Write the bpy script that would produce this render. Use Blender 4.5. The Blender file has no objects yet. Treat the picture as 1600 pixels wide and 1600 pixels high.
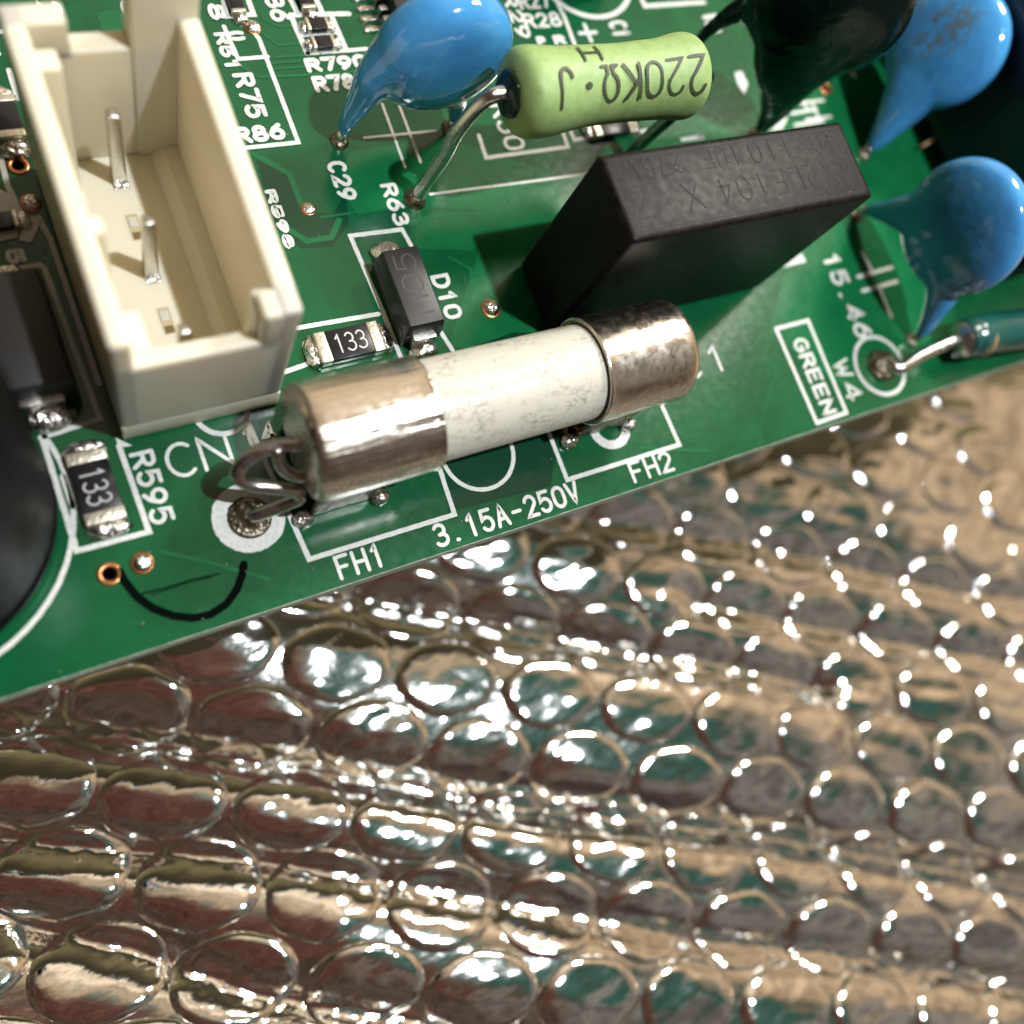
import bpy, bmesh, math, random
from mathutils import Vector, Matrix, noise as mnoise
R = random.Random(7)
S = bpy.context.scene
COL = S.collection
# ------------------------------------------------------------------ camera (units: millimetres)
F_PX, CX = 1384.39, 800.0
CAM_H = 41.0                                   # lens height above the board
_n = Vector((275.77 - CX, 1165.34 - CX, F_PX)).normalized()      # straight down, in camera axes
_a = Vector((math.cos(-.36065), math.sin(-.36065), 0)); _a = (_a - _a.dot(_n) * _n).normalized()
_b = _n.cross(_a)
def P(px, py, z=0.0):
    """board coordinates (x along the board edge, y across it) of a photo point at height z"""
    r = Vector((px - CX, py - CX, F_PX)); r *= (CAM_H - z) / _n.dot(r)
    return Vector((r.dot(_a), -r.dot(_b), z))
cam_d = bpy.data.cameras.new("camera"); cam = bpy.data.objects.new("camera", cam_d); COL.objects.link(cam)
rt = Vector((_a[0], -_b[0], -_n[0])); dn = Vector((_a[1], -_b[1], -_n[1])); fw = Vector((_a[2], -_b[2], -_n[2]))
m = Matrix(((rt.x, -dn.x, -fw.x, 0), (rt.y, -dn.y, -fw.y, 0), (rt.z, -dn.z, -fw.z, CAM_H), (0, 0, 0, 1)))
cam.matrix_world = m
cam_d.sensor_fit = 'HORIZONTAL'; cam_d.sensor_width = 36; cam_d.lens = 36 * F_PX / 1600
cam_d.clip_start = .5; cam_d.clip_end = 3000
cam_d.dof.use_dof = True; cam_d.dof.focus_distance = 44
cam_d.dof.aperture_fstop = cam_d.lens * 1e-3 / 1.2        # 1.2 mm wide entrance pupil
S.camera = cam
# ------------------------------------------------------------------ room light
def lk(nt, a, b): nt.links.new(a, b)
W = bpy.data.worlds.new("World"); S.world = W; W.use_nodes = True
nt = W.node_tree; nt.nodes.clear()
def N(nt, t, **k):
    n = nt.nodes.new(t)
    for a, v in k.items():
        if a in n.inputs: n.inputs[a].default_value = v
        else: setattr(n, a, v)
    return n
tc = N(nt, 'ShaderNodeTexCoord')
wn = N(nt, 'ShaderNodeTexNoise', Scale=1.6, Detail=1.0); lk(nt, tc.outputs['Generated'], wn.inputs['Vector'])
def lobe(d, lo, hi, jitter=.10):
    """1 inside a cone of directions around d, 0 outside, with an uneven edge"""
    dp = N(nt, 'ShaderNodeVectorMath', operation='DOT_PRODUCT'); dp.inputs[1].default_value = Vector(d).normalized()
    lk(nt, tc.outputs['Generated'], dp.inputs[0])
    j = N(nt, 'ShaderNodeMath', operation='MULTIPLY_ADD'); j.inputs[1].default_value = jitter; j.inputs[2].default_value = -jitter / 2
    lk(nt, wn.outputs['Fac'], j.inputs[0])
    ad = N(nt, 'ShaderNodeMath', operation='ADD'); lk(nt, dp.outputs['Value'], ad.inputs[0]); lk(nt, j.outputs[0], ad.inputs[1])
    mr = N(nt, 'ShaderNodeMapRange', interpolation_type='SMOOTHSTEP'); mr.inputs[1].default_value = lo; mr.inputs[2].default_value = hi
    lk(nt, ad.outputs[0], mr.inputs[0]); return mr.outputs[0]
cur = None
def wmix(fac, colr):
    global cur
    x = N(nt, 'ShaderNodeMixRGB'); x.inputs[2].default_value = (*colr, 1)
    lk(nt, fac, x.inputs[0])
    if cur is None: x.inputs[1].default_value = (.62, .445, .275, 1)
    else: lk(nt, cur, x.inputs[1])
    cur = x.outputs[0]
wmix(lobe((.05, 1, .85), .70, .97), (1.05, .86, .62))          # pale wall beyond the board, brightened to lift its upper part
wmix(lobe((-.2, -1, .15), .20, .75), (.085, .062, .05))          # dark side, behind the photographer
wmix(lobe((-.9, .1, .5), .15, .8), (.085, .055, .04))
wmix(lobe((.66, -.85, 1), .80, .97), (.22, .195, .17))
wmix(lobe((.30, -.20, 1), .915, .985, .03), (.035, .105, .08))    # green patch added overhead for the foil to reflect
wmix(lobe((-.30, -.22, 1), .87, .96, .04), (.12, .052, .038))      # maroon cover of the phone above
# uneven room: soft lighter and darker parts of walls and ceiling
wn2 = N(nt, 'ShaderNodeTexNoise', Scale=5.5, Detail=3.0); lk(nt, tc.outputs['Generated'], wn2.inputs['Vector'])
wr_ = N(nt, 'ShaderNodeMapRange'); wr_.inputs[1].default_value = .3; wr_.inputs[2].default_value = .7; wr_.inputs[3].default_value = .50; wr_.inputs[4].default_value = 1.55
lk(nt, wn2.outputs['Fac'], wr_.inputs[0])
bg = N(nt, 'ShaderNodeBackground'); lk(nt, cur, bg.inputs['Color'])
ws = N(nt, 'ShaderNodeMath', operation='MULTIPLY'); ws.inputs[1].default_value = .9; lk(nt, wr_.outputs[0], ws.inputs[0]); lk(nt, ws.outputs[0], bg.inputs['Strength'])
wo = N(nt, 'ShaderNodeOutputWorld'); lk(nt, bg.outputs[0], wo.inputs[0])

def lamp(name, loc, tgt, power, size, col):
    d = bpy.data.lights.new(name, 'AREA'); d.shape = 'DISK'; d.size = size; d.energy = power; d.color = col
    o = bpy.data.objects.new(name, d); COL.objects.link(o); o.location = loc
    o.rotation_euler = (Vector(tgt) - Vector(loc)).to_track_quat('-Z', 'Y').to_euler(); return o
lamp('ceiling_lamp', (126, 65, 125), (28, 12, 0), 2.5e5, 30, (1, .95, .86))
lamp('desk_lamp', (66, -27, 212), (14, 2, 0), 5.4e5, 6, (.93, .96, 1))
S.view_settings.view_transform = 'Standard'; S.view_settings.look = 'None'
S.view_settings.exposure = 0; S.view_settings.gamma = 1
S.cycles.use_denoising = True
S.cycles.max_bounces = 10; S.cycles.glossy_bounces = 6; S.cycles.sample_clamp_indirect = 8
S.cycles.caustics_reflective = False; S.cycles.caustics_refractive = False

# ------------------------------------------------------------------ materials
def mat(name, col, rough=.5, metal=0., spec=.5, coat=0., coat_rough=.1, sss=0., noise=None, bump=None, col2=None, nscale=3., ndetail=4., ramp=(.4, .6), stretch=(1, 1, 1), roughvar=0.):
    M = bpy.data.materials.new(name); M.use_nodes = True; t = M.node_tree; b = t.nodes['Principled BSDF']
    b.inputs['Base Color'].default_value = (*col, 1); b.inputs['Roughness'].default_value = rough
    b.inputs['Metallic'].default_value = metal; b.inputs['Specular IOR Level'].default_value = spec
    b.inputs['Coat Weight'].default_value = coat; b.inputs['Coat Roughness'].default_value = coat_rough
    if sss:
        b.inputs['Subsurface Weight'].default_value = sss; b.inputs['Subsurface Radius'].default_value = (1.2, .9, .5); b.inputs['Subsurface Scale'].default_value = .8
    c = N(t, 'ShaderNodeTexCoord'); mp = N(t, 'ShaderNodeMapping'); mp.inputs['Scale'].default_value = stretch
    lk(t, c.outputs['Object'], mp.inputs[0])
    if col2:
        n = N(t, 'ShaderNodeTexNoise', Scale=nscale, Detail=ndetail); lk(t, mp.outputs[0], n.inputs['Vector'])
        r = N(t, 'ShaderNodeMapRange', interpolation_type='SMOOTHSTEP'); r.inputs[1].default_value = ramp[0]; r.inputs[2].default_value = ramp[1]
        lk(t, n.outputs['Fac'], r.inputs[0])
        x = N(t, 'ShaderNodeMixRGB'); x.inputs[1].default_value = (*col, 1); x.inputs[2].default_value = (*col2, 1)
        lk(t, r.outputs[0], x.inputs[0]); lk(t, x.outputs[0], b.inputs['Base Color'])
    if roughvar:
        n = N(t, 'ShaderNodeTexNoise', Scale=2.2, Detail=5.); lk(t, mp.outputs[0], n.inputs['Vector'])
        r = N(t, 'ShaderNodeMapRange'); r.inputs[1].default_value = .3; r.inputs[2].default_value = .7
        r.inputs[3].default_value = max(.02, rough - roughvar); r.inputs[4].default_value = rough + roughvar
        lk(t, n.outputs['Fac'], r.inputs[0]); lk(t, r.outputs[0], b.inputs['Roughness'])
    if bump:
        h = None
        for sc, st, dist, strch in bump:
            m2 = N(t, 'ShaderNodeMapping'); m2.inputs['Scale'].default_value = strch; lk(t, c.outputs['Object'], m2.inputs[0])
            n = N(t, 'ShaderNodeTexNoise', Scale=sc, Detail=3.); lk(t, m2.outputs[0], n.inputs['Vector'])
            bp = N(t, 'ShaderNodeBump', Strength=st, Distance=dist); lk(t, n.outputs['Fac'], bp.inputs['Height'])
            if h: lk(t, h, bp.inputs['Normal'])
            h = bp.outputs[0]
        lk(t, h, b.inputs['Normal'])
    return M
I3 = (1, 1, 1)
M_board = mat('solder_mask', (.003, .088, .030), .16, spec=.5, col2=(.0022, .072, .025), nscale=.35, roughvar=.03, bump=[(1.2, .04, .05, I3)])
M_copper_area = mat('mask_over_copper', (.006, .122, .040), .16, spec=.5, col2=(.0045, .106, .035), nscale=.5, roughvar=.03, bump=[(1.2, .04, .05, I3)])
M_gap = mat('mask_without_copper', (.0015, .040, .017), .16, spec=.55)
M_edge = mat('cut_laminate', (.46, .50, .42), .8, col2=(.30, .36, .26), nscale=6)
M_silk = mat('silkscreen_ink', (.64, .65, .61), .6, col2=(.55, .57, .53), nscale=5)
M_solder = mat('solder', (.72, .69, .64), .2, 1., bump=[(2.6, .8, .3, I3), (9, .3, .1, I3)], roughvar=.1)
M_solder_dull = mat('dull_solder', (.30, .27, .21), .42, 1., bump=[(3, .7, .3, I3)], col2=(.12, .09, .05), nscale=2.5)
M_tin = mat('tinned_wire', (.60, .58, .54), .22, 1., bump=[(7, .25, .08, (3, 3, .7))], roughvar=.08)
M_dark_wire = mat('dark_tinned_wire', (.36, .33, .30), .20, 1., bump=[(5, .35, .1, I3)], roughvar=.08)
M_ring = mat('bare_copper', (.52, .22, .09), .32, .9)
M_black = mat('black_epoxy', (.012, .0115, .011), .42, spec=.5, bump=[(14, .18, .05, I3)], col2=(.018, .016, .015), nscale=7)
M_black_box = mat('black_case', (.005, .0043, .004), .42, spec=.12, bump=[(1.2, .12, .08, I3), (20, .03, .02, I3)], col2=(.011, .0095, .009), nscale=3, roughvar=.05)
M_engrave = mat('engraved_mark', (.013, .0112, .0105), .5, spec=.13)
M_laser = mat('laser_mark', (.045, .042, .04), .6)
M_nylon = mat('cream_nylon', (.76, .70, .54), .42, sss=.4, spec=.45, bump=[(5, .12, .06, I3)], roughvar=.08)
M_cap = mat('nickel_cap', (.66, .59, .50), .25, 1., bump=[(1.0, .55, .22, (.13, 2.4, 2.4)), (3.4, .22, .06, (.16, 1.8, 1.8))], roughvar=.06)
M_cap2 = mat('nickel_cap_smooth', (.74, .67, .58), .24, 1., bump=[(.8, .22, .2, (.4, 1.2, 1.2)), (4, .08, .04, I3)], roughvar=.06)
M_ceramic = mat('white_ceramic', (.57, .555, .47), .40, col2=(.58, .56, .46), nscale=.9, ndetail=6, ramp=(.42, .7), bump=[(6, .15, .05, I3)])
M_resgreen = mat('green_lacquer', (.31, .445, .165), .5, col2=(.25, .38, .12), nscale=2.2, ramp=(.35, .75), bump=[(16, .22, .05, I3)])
M_ink = mat('dark_green_print', (.035, .05, .02), .55)
M_blue = mat('blue_epoxy', (.06, .29, .60), .12, spec=.55, coat=.5, coat_rough=.04, col2=(.05, .25, .55), nscale=.5, bump=[(.5, .22, .5, I3), (7, .04, .03, I3)])
M_dkgreen = mat('black_green_epoxy', (.0035, .013, .009), .2, spec=.4, coat=.1, coat_rough=.05, bump=[(.5, .4, .5, I3)])
M_rubber = mat('black_sleeve', (.002, .0018, .0024), .5, spec=.06, bump=[(1.5, .15, .1, I3)], roughvar=.08)
M_can = mat('dark_winding', (.008, .011, .018), .35, spec=.5, bump=[(.5, .5, .5, (1, 1, .3))])
M_amber = mat('amber_wire', (.42, .26, .12), .35)
M_chip_end = mat('chip_termination', (.62, .58, .47), .35, .85, bump=[(6, .4, .1, I3)])
M_chip = mat('chip_resistor_glaze', (.008, .008, .010), .25)
M_code = mat('chip_code_ink', (.52, .52, .50), .5)
M_teal = mat('teal_insulation', (.008, .075, .062), .22, spec=.55, coat=.4)
M_marker_hole = mat('marker_ink_hole_shade', (.001, .003, .002), .8, spec=.03)

def scratches(M, dark, sc=2.4, lo=.0, hi=.03, strch=(1, 1, 1)):
    """thin grey scuff lines where a noise passes its middle value"""
    t = M.node_tree; b = t.nodes['Principled BSDF']
    c = N(t, 'ShaderNodeTexCoord'); mp = N(t, 'ShaderNodeMapping'); mp.inputs['Scale'].default_value = strch; lk(t, c.outputs['Object'], mp.inputs[0])
    n = N(t, 'ShaderNodeTexNoise', Scale=sc, Detail=6., Roughness=.62); lk(t, mp.outputs[0], n.inputs['Vector'])
    s = N(t, 'ShaderNodeMath', operation='SUBTRACT'); s.inputs[1].default_value = .5; lk(t, n.outputs['Fac'], s.inputs[0])
    ab = N(t, 'ShaderNodeMath', operation='ABSOLUTE'); lk(t, s.outputs[0], ab.inputs[0])
    r = N(t, 'ShaderNodeMapRange'); r.inputs[1].default_value = lo; r.inputs[2].default_value = hi; r.inputs[3].default_value = 1; r.inputs[4].default_value = 0
    lk(t, ab.outputs[0], r.inputs[0])
    n2 = N(t, 'ShaderNodeTexNoise', Scale=.8, Detail=3.); lk(t, mp.outputs[0], n2.inputs['Vector'])
    r2 = N(t, 'ShaderNodeMapRange'); r2.inputs[1].default_value = .42; r2.inputs[2].default_value = .58; lk(t, n2.outputs['Fac'], r2.inputs[0])
    mu = N(t, 'ShaderNodeMath', operation='MULTIPLY'); lk(t, r.outputs[0], mu.inputs[0]); lk(t, r2.outputs[0], mu.inputs[1])
    src = b.inputs['Base Color'].links[0].from_socket if b.inputs['Base Color'].links else None
    x = N(t, 'ShaderNodeMixRGB'); x.inputs[2].default_value = (*dark, 1)
    if src: lk(t, src, x.inputs[1])
    else: x.inputs[1].default_value = b.inputs['Base Color'].default_value
    lk(t, mu.outputs[0], x.inputs[0]); lk(t, x.outputs[0], b.inputs['Base Color'])
scratches(M_ceramic, (.15, .14, .115), 2.0, 0, .026, (.7, 1.5, 1.5))
scratches(M_resgreen, (.07, .10, .03), 7, 0, .008)

# foil of the bubble wrap
M_foil = bpy.data.materials.new('metallised_film'); M_foil.use_nodes = True
t = M_foil.node_tree; b = t.nodes['Principled BSDF']
b.inputs['Base Color'].default_value = (.86, .84, .81, 1); b.inputs['Metallic'].default_value = 1; b.inputs['Roughness'].default_value = .075
b.inputs['Coat Weight'].default_value = .7; b.inputs['Coat Roughness'].default_value = .03
c = N(t, 'ShaderNodeTexCoord'); h = None
for sc, st, dist, strch, rot in ((.16, .22, 1.0, (1, 2.2, 1), .5), (.45, .14, .25, (1, 2.6, 1), .5), (1.5, .14, .10, (1, 1.6, 1), .9), (5.0, .05, .03, (1, 1, 1), 0)):
    m2 = N(t, 'ShaderNodeMapping'); m2.inputs['Scale'].default_value = strch; m2.inputs['Rotation'].default_value = (0, 0, rot)
    lk(t, c.outputs['Object'], m2.inputs[0])
    n = N(t, 'ShaderNodeTexNoise', Scale=sc, Detail=2.); lk(t, m2.outputs[0], n.inputs['Vector'])
    bp = N(t, 'ShaderNodeBump', Strength=st, Distance=dist); lk(t, n.outputs['Fac'], bp.inputs['Height'])
    if h: lk(t, h, bp.inputs['Normal'])
    h = bp.outputs[0]
lk(t, h, b.inputs['Normal'])

# ------------------------------------------------------------------ object helpers
def thing(name, label, cat, loc, group=None):
    o = bpy.data.objects.new(name, None); COL.objects.link(o); o.location = loc; o.empty_display_size = .5
    o['label'] = label; o['category'] = cat
    if group: o['group'] = group
    return o
def origin(p):
    v = Vector((0, 0, 0))
    while p: v += Vector(p.location); p = p.parent
    return v
def obj(name, bm, m, parent=None, smooth=True, label=None, kind=None):
    me = bpy.data.meshes.new(name)
    if parent: bmesh.ops.translate(bm, verts=bm.verts, vec=-origin(parent))
    bm.to_mesh(me); bm.free()
    for p in me.polygons: p.use_smooth = smooth
    me.materials.append(m)
    o = bpy.data.objects.new(name, me); COL.objects.link(o)
    if parent: o.parent = parent
    if label: o['label'] = label
    if kind: o['kind'] = kind
    return o
def box(bm, x0, x1, y0, y1, z0, z1, bev=0, top=(0, 0), seg=2):
    """box, its top drawn in by top=(dx, dy)"""
    vs = [bm.verts.new(v) for v in ((x0, y0, z0), (x1, y0, z0), (x1, y1, z0), (x0, y1, z0),
          (x0 + top[0], y0 + top[1], z1), (x1 - top[0], y0 + top[1], z1), (x1 - top[0], y1 - top[1], z1), (x0 + top[0], y1 - top[1], z1))]
    fs = [bm.faces.new([vs[i] for i in f]) for f in ((3, 2, 1, 0), (4, 5, 6, 7), (0, 1, 5, 4), (1, 2, 6, 5), (2, 3, 7, 6), (3, 0, 4, 7))]
    if bev:
        es = list({e for f in fs for e in f.edges})
        bmesh.ops.bevel(bm, geom=es, offset=bev, segments=seg, profile=.6, affect='EDGES')
    return bm
def xform(bm, M, verts=None):
    bmesh.ops.transform(bm, matrix=M, verts=verts or bm.verts)
def smoothpath(pts, n=10):
    """Catmull-Rom through points"""
    pts = [Vector(p) for p in pts]; q = [pts[0] * 2 - pts[1]] + pts + [pts[-1] * 2 - pts[-2]]; out = []
    for i in range(1, len(q) - 2):
        p0, p1, p2, p3 = q[i - 1:i + 3]
        for k in range(n):
            s = k / n
            out.append(.5 * ((2 * p1) + (p2 - p0) * s + (2 * p0 - 5 * p1 + 4 * p2 - p3) * s * s + (-p0 + 3 * p1 - 3 * p2 + p3) * s ** 3))
    return out + [pts[-1]]
def tube(bm, pts, rad, seg=14, cap=True):
    pts = [Vector(p) for p in pts]; n = len(pts); rings = []
    up = Vector((0, 0, 1)); d0 = (pts[1] - pts[0]).normalized()
    if abs(d0.z) > .9: up = Vector((0, 1, 0))
    u = d0.cross(up).normalized()
    for i, p in enumerate(pts):
        d = (pts[min(i + 1, n - 1)] - pts[max(i - 1, 0)]).normalized()
        u = (u - d * u.dot(d)).normalized(); w = d.cross(u)
        r = rad(i / (n - 1)) if callable(rad) else rad
        rings.append([bm.verts.new(p + r * (math.cos(a) * u + math.sin(a) * w)) for a in (2 * math.pi * k / seg for k in range(seg))])
    for A, B in zip(rings, rings[1:]):
        for k in range(seg): bm.faces.new((A[k], A[(k + 1) % seg], B[(k + 1) % seg], B[k]))
    if cap: bm.faces.new(rings[0][::-1]); bm.faces.new(rings[-1])
    return bm
def lathe(bm, prof, org, axis='Z', seg=48):
    """profile of (along, radius) turned about an axis through org"""
    rings = []
    for s, r in prof:
        ring = []
        for k in range(seg):
            a = 2 * math.pi * k / seg; c, d = r * math.cos(a), r * math.sin(a)
            v = Vector((s, c, d)) if axis == 'X' else Vector((c, d, s))
            ring.append(bm.verts.new(Vector(org) + v))
        rings.append(ring)
    for A, B in zip(rings, rings[1:]):
        for k in range(seg): bm.faces.new((A[k], A[(k + 1) % seg], B[(k + 1) % seg], B[k]))
    if prof[0][1] > 1e-4: bm.faces.new(rings[0][::-1])
    if prof[-1][1] > 1e-4: bm.faces.new(rings[-1])
    bmesh.ops.recalc_face_normals(bm, faces=bm.faces)
    return bm
def blob(c, r, lump=.12, sub=3, seed=0, flat=None):
    """an uneven drop (solder): centre, radii"""
    bm = bmesh.new(); bmesh.ops.create_icosphere(bm, subdivisions=sub, radius=1)
    for v in bm.verts:
        k = 1 + lump * mnoise.noise(v.co * 1.7 + Vector((seed * 3.1, seed, 5)))
        v.co = Vector((v.co.x * r[0] * k, v.co.y * r[1] * k, v.co.z * r[2] * k)) + Vector(c)
        if flat is not None and v.co.z < flat: v.co.z = flat
    return bm
def remeshed(bm, voxel, smooth_n=6):
    """fuse overlapping shapes into one smooth skin"""
    me = bpy.data.meshes.new('t'); bm.to_mesh(me); bm.free()
    o = bpy.data.objects.new('t', me); COL.objects.link(o)
    a = o.modifiers.new('r', 'REMESH'); a.mode = 'VOXEL'; a.voxel_size = voxel
    s = o.modifiers.new('s', 'SMOOTH'); s.iterations = smooth_n; s.factor = .6
    dg = bpy.context.evaluated_depsgraph_get(); dg.update()
    ev = o.evaluated_get(dg); em = bpy.data.meshes.new_from_object(ev)
    out = bmesh.new(); out.from_mesh(em)
    bpy.data.objects.remove(o); bpy.data.meshes.remove(me); bpy.data.meshes.remove(em)
    return out

# ------------------------------------------------------------------ printed strokes
def strip(bm, pts, w, closed=False, z=0., jag=.07, step=.16, cap=True, fmap=None, lift=0.):
    """a flat stroke of width w along 2-D points; fmap maps (x, y) to 3-D"""
    pts = [Vector((p[0], p[1])) for p in pts]
    if closed: pts.append(pts[0])
    q = [pts[0]]
    corner = {0}
    for a, b_ in zip(pts, pts[1:]):
        L = (b_ - a).length; n = max(1, int(L / step))
        for k in range(1, n + 1): q.append(a.lerp(b_, k / n))
    n = len(q); L_, R_ = [], []
    if fmap is None: fmap = lambda x, y: Vector((x, y, z))
    for i, p in enumerate(q):
        if closed: a, c_ = q[(i - 1) % (n - 1)], q[(i + 1) % (n - 1)]
        else: a, c_ = q[max(i - 1, 0)], q[min(i + 1, n - 1)]
        d1 = (p - a); d2 = (c_ - p)
        if d1.length < 1e-6: d1 = d2
        if d2.length < 1e-6: d2 = d1
        d1 = d1.normalized(); d2 = d2.normalized(); t_ = (d1 + d2)
        t_ = t_.normalized() if t_.length > 1e-4 else d1
        nn = Vector((-t_.y, t_.x)); mit = 1 / max(.55, nn.dot(Vector((-d1.y, d1.x))))
        ww = w / 2 * mit
        if closed and i == n - 1: L_.append(L_[0]); R_.append(R_[0]); continue
        L_.append(p + nn * ww * (1 + R.uniform(-jag, jag))); R_.append(p - nn * ww * (1 + R.uniform(-jag, jag)))
    lv = []; rv = []
    for i in range(n):
        if closed and i == n - 1: lv.append(lv[0]); rv.append(rv[0]); break
        lv.append(bm.verts.new(fmap(*L_[i]))); rv.append(bm.verts.new(fmap(*R_[i])))
    for i in range(n - 1):
        bm.faces.new((rv[i], rv[i + 1], lv[i + 1], lv[i]))
    if cap and not closed:
        for e, s in ((0, -1), (n - 1, 1)):
            d = (q[1] - q[0]).normalized() if e == 0 else (q[-1] - q[-2]).normalized()
            A, B = (lv[e], rv[e]) if s < 0 else (rv[e], lv[e])
            nn = Vector((-d.y, d.x)); vs = [A]
            for k in (1, 2, 3):
                a = math.pi * k / 4
                v = q[e] + (nn * math.cos(a) * (1 if s < 0 else -1) + d * s * math.sin(a)) * w / 2
                vs.append(bm.verts.new(fmap(*v)))
            vs.append(B); bm.faces.new(vs)
    return bm
def arc(cx, cy, rx, ry, a0, a1, n=10):
    return [(cx + rx * math.cos(math.radians(a0 + (a1 - a0) * k / n)), cy + ry * math.sin(math.radians(a0 + (a1 - a0) * k / n))) for k in range(n + 1)]
G = {  # monoline glyphs in a 4 x 6 cell; a leading 'c' closes the stroke
 '0': [('c', arc(2, 4, 2, 2, 0, 180, 8) + arc(2, 2, 2, 2, 180, 360, 8))],
 '1': [[(.9, 4.8), (2.2, 6), (2.2, 0)]],
 '2': [arc(2, 4.2, 1.9, 1.8, 165, -25, 9) + [(0.1, 0), (4, 0)]],
 '3': [arc(1.9, 4.5, 1.8, 1.5, 150, -70, 9) + [(1.6, 3.1)], arc(1.9, 1.65, 2.1, 1.65, 80, -150, 10)],
 '4': [[(3.1, 0), (3.1, 6), (0, 1.7), (4.1, 1.7)]],
 '5': [[(3.7, 6), (.6, 6), (.3, 3.3)] + arc(1.9, 1.95, 2.0, 1.95, 115, -150, 10)],
 '6': [[(3.3, 6), (1.3, 4.5), (.35, 2.9)], ('c', arc(2, 1.95, 1.95, 1.95, 0, 360, 14)[:-1])],
 '7': [[(0, 6), (4, 6), (1.6, 0)]],
 '8': [('c', arc(2, 4.55, 1.6, 1.45, -90, 270, 12)[:-1]), ('c', arc(2, 1.6, 2, 1.6, 90, 450, 12)[:-1])],
 '9': [('c', arc(2, 4.1, 1.9, 1.9, 0, 360, 14)[:-1]), [(3.75, 3.4), (2.8, 1.4), (1, 0)]],
 'A': [[(0, 0), (2, 6), (4, 0)], [(.7, 2), (3.3, 2)]],
 'C': [arc(2.1, 3, 2.1, 3, 50, 310, 14)],
 'D': [('c', [(0, 0), (0, 6), (1.5, 6)] + arc(1.8, 3, 2.2, 3, 80, -80, 8) + [(1.5, 0)])],
 'E': [[(3.8, 6), (0, 6), (0, 0), (3.8, 0)], [(0, 3.1), (3.1, 3.1)]],
 'F': [[(3.8, 6), (0, 6), (0, 0)], [(0, 3.1), (3.0, 3.1)]],
 'G': [arc(2.1, 3, 2.1, 3, 48, 330, 14) + [(4.0, 2.8), (2.4, 2.8)]],
 'H': [[(0, 0), (0, 6)], [(4, 0), (4, 6)], [(0, 3), (4, 3)]],
 'I': [[(2, 0), (2, 6)]],
 'J': [[(3.6, 6), (3.6, 1.8)] + arc(2, 1.7, 1.6, 1.7, 0, -170, 8)],
 'K': [[(0, 0), (0, 6)], [(3.7, 6), (0, 2.4)], [(1.2, 3.5), (4, 0)]],
 'L': [[(0, 6), (0, 0), (3.6, 0)]],
 'M': [[(0, 0), (0, 6), (2, 2.4), (4, 6), (4, 0)]],
 'N': [[(0, 0), (0, 6), (4, 0), (4, 6)]],
 'P': [[(0, 0), (0, 6)], [(.1, 5.95), (2.2, 5.95)] + arc(2.3, 4.5, 1.6, 1.45, 85, -85, 8) + [(.1, 3.05)]],
 'R': [[(0, 0), (0, 6)], [(.1, 5.95), (2.2, 5.95)] + arc(2.3, 4.5, 1.6, 1.45, 85, -85, 8) + [(.1, 3.05)], [(2, 3), (4, 0)]],
 'U': [[(0, 6), (0, 2)] + arc(2, 2, 2, 2, 180, 360, 8) + [(4, 6)]],
 'V': [[(0, 6), (2, 0), (4, 6)]],
 'W': [[(0, 6), (1, 0), (2, 4.4), (3, 0), (4, 6)]],
 'X': [[(0, 0), (4, 6)], [(0, 6), (4, 0)]],
 'Z': [[(0, 6), (4, 6), (0, 0), (4, 0)]],
 '-': [[(.6, 2.8), (3.4, 2.8)]], '.': [[(1.4, .2), (1.8, .2)]], '+': [[(0, 3), (4, 3)], [(2, 1), (2, 5)]],
 '*': [('dot', (2, 3))], '~': [[(0, 2.6), (1, 3.4), (2, 3), (3, 2.6), (4, 3.4)]],
 'Q': [[(0, 0), (1.3, 0), (1.3, .6)] + arc(2, 3.6, 1.9, 2.4, 247, -67, 14) + [(2.7, 0), (4, 0)]],      # ohm sign
 'u': [[(.2, -1.4), (.4, 4)], [(.4, 1.2), (1.4, .1), (2.8, .8), (3, 4)]],
}
ZS = [0]
def glyphs(bm, s, fmap, adv, hgt, cw, w, jag=.06, z=0.):
    """lay the text; fmap(u, v, dz) gives the 3-D point u along, v up"""
    u0 = 0
    for ch in s:
        for k, st in enumerate(G.get(ch, [])):
            ZS[0] = (ZS[0] + 1) % 7; dz = ZS[0] * .0013
            fm = lambda x, y, dz=dz: fmap(x, y, dz)
            if st[0] == 'dot':
                cx_, cy_ = st[1]; c_ = (u0 + cx_ / 4 * cw, cy_ / 6 * hgt); rr = w * 1.1
                bm.faces.new([bm.verts.new(fm(c_[0] + rr * math.cos(a), c_[1] + rr * math.sin(a))) for a in (i * math.pi / 6 for i in range(12))]); continue
            closed = st[0] == 'c'
            pts = st[1] if closed else st
            strip(bm, [(u0 + x / 4 * cw, y / 6 * hgt) for x, y in pts], w, closed, jag=jag, step=max(w * .5, hgt / 12), fmap=fm)
        u0 += adv
    return bm

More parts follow.
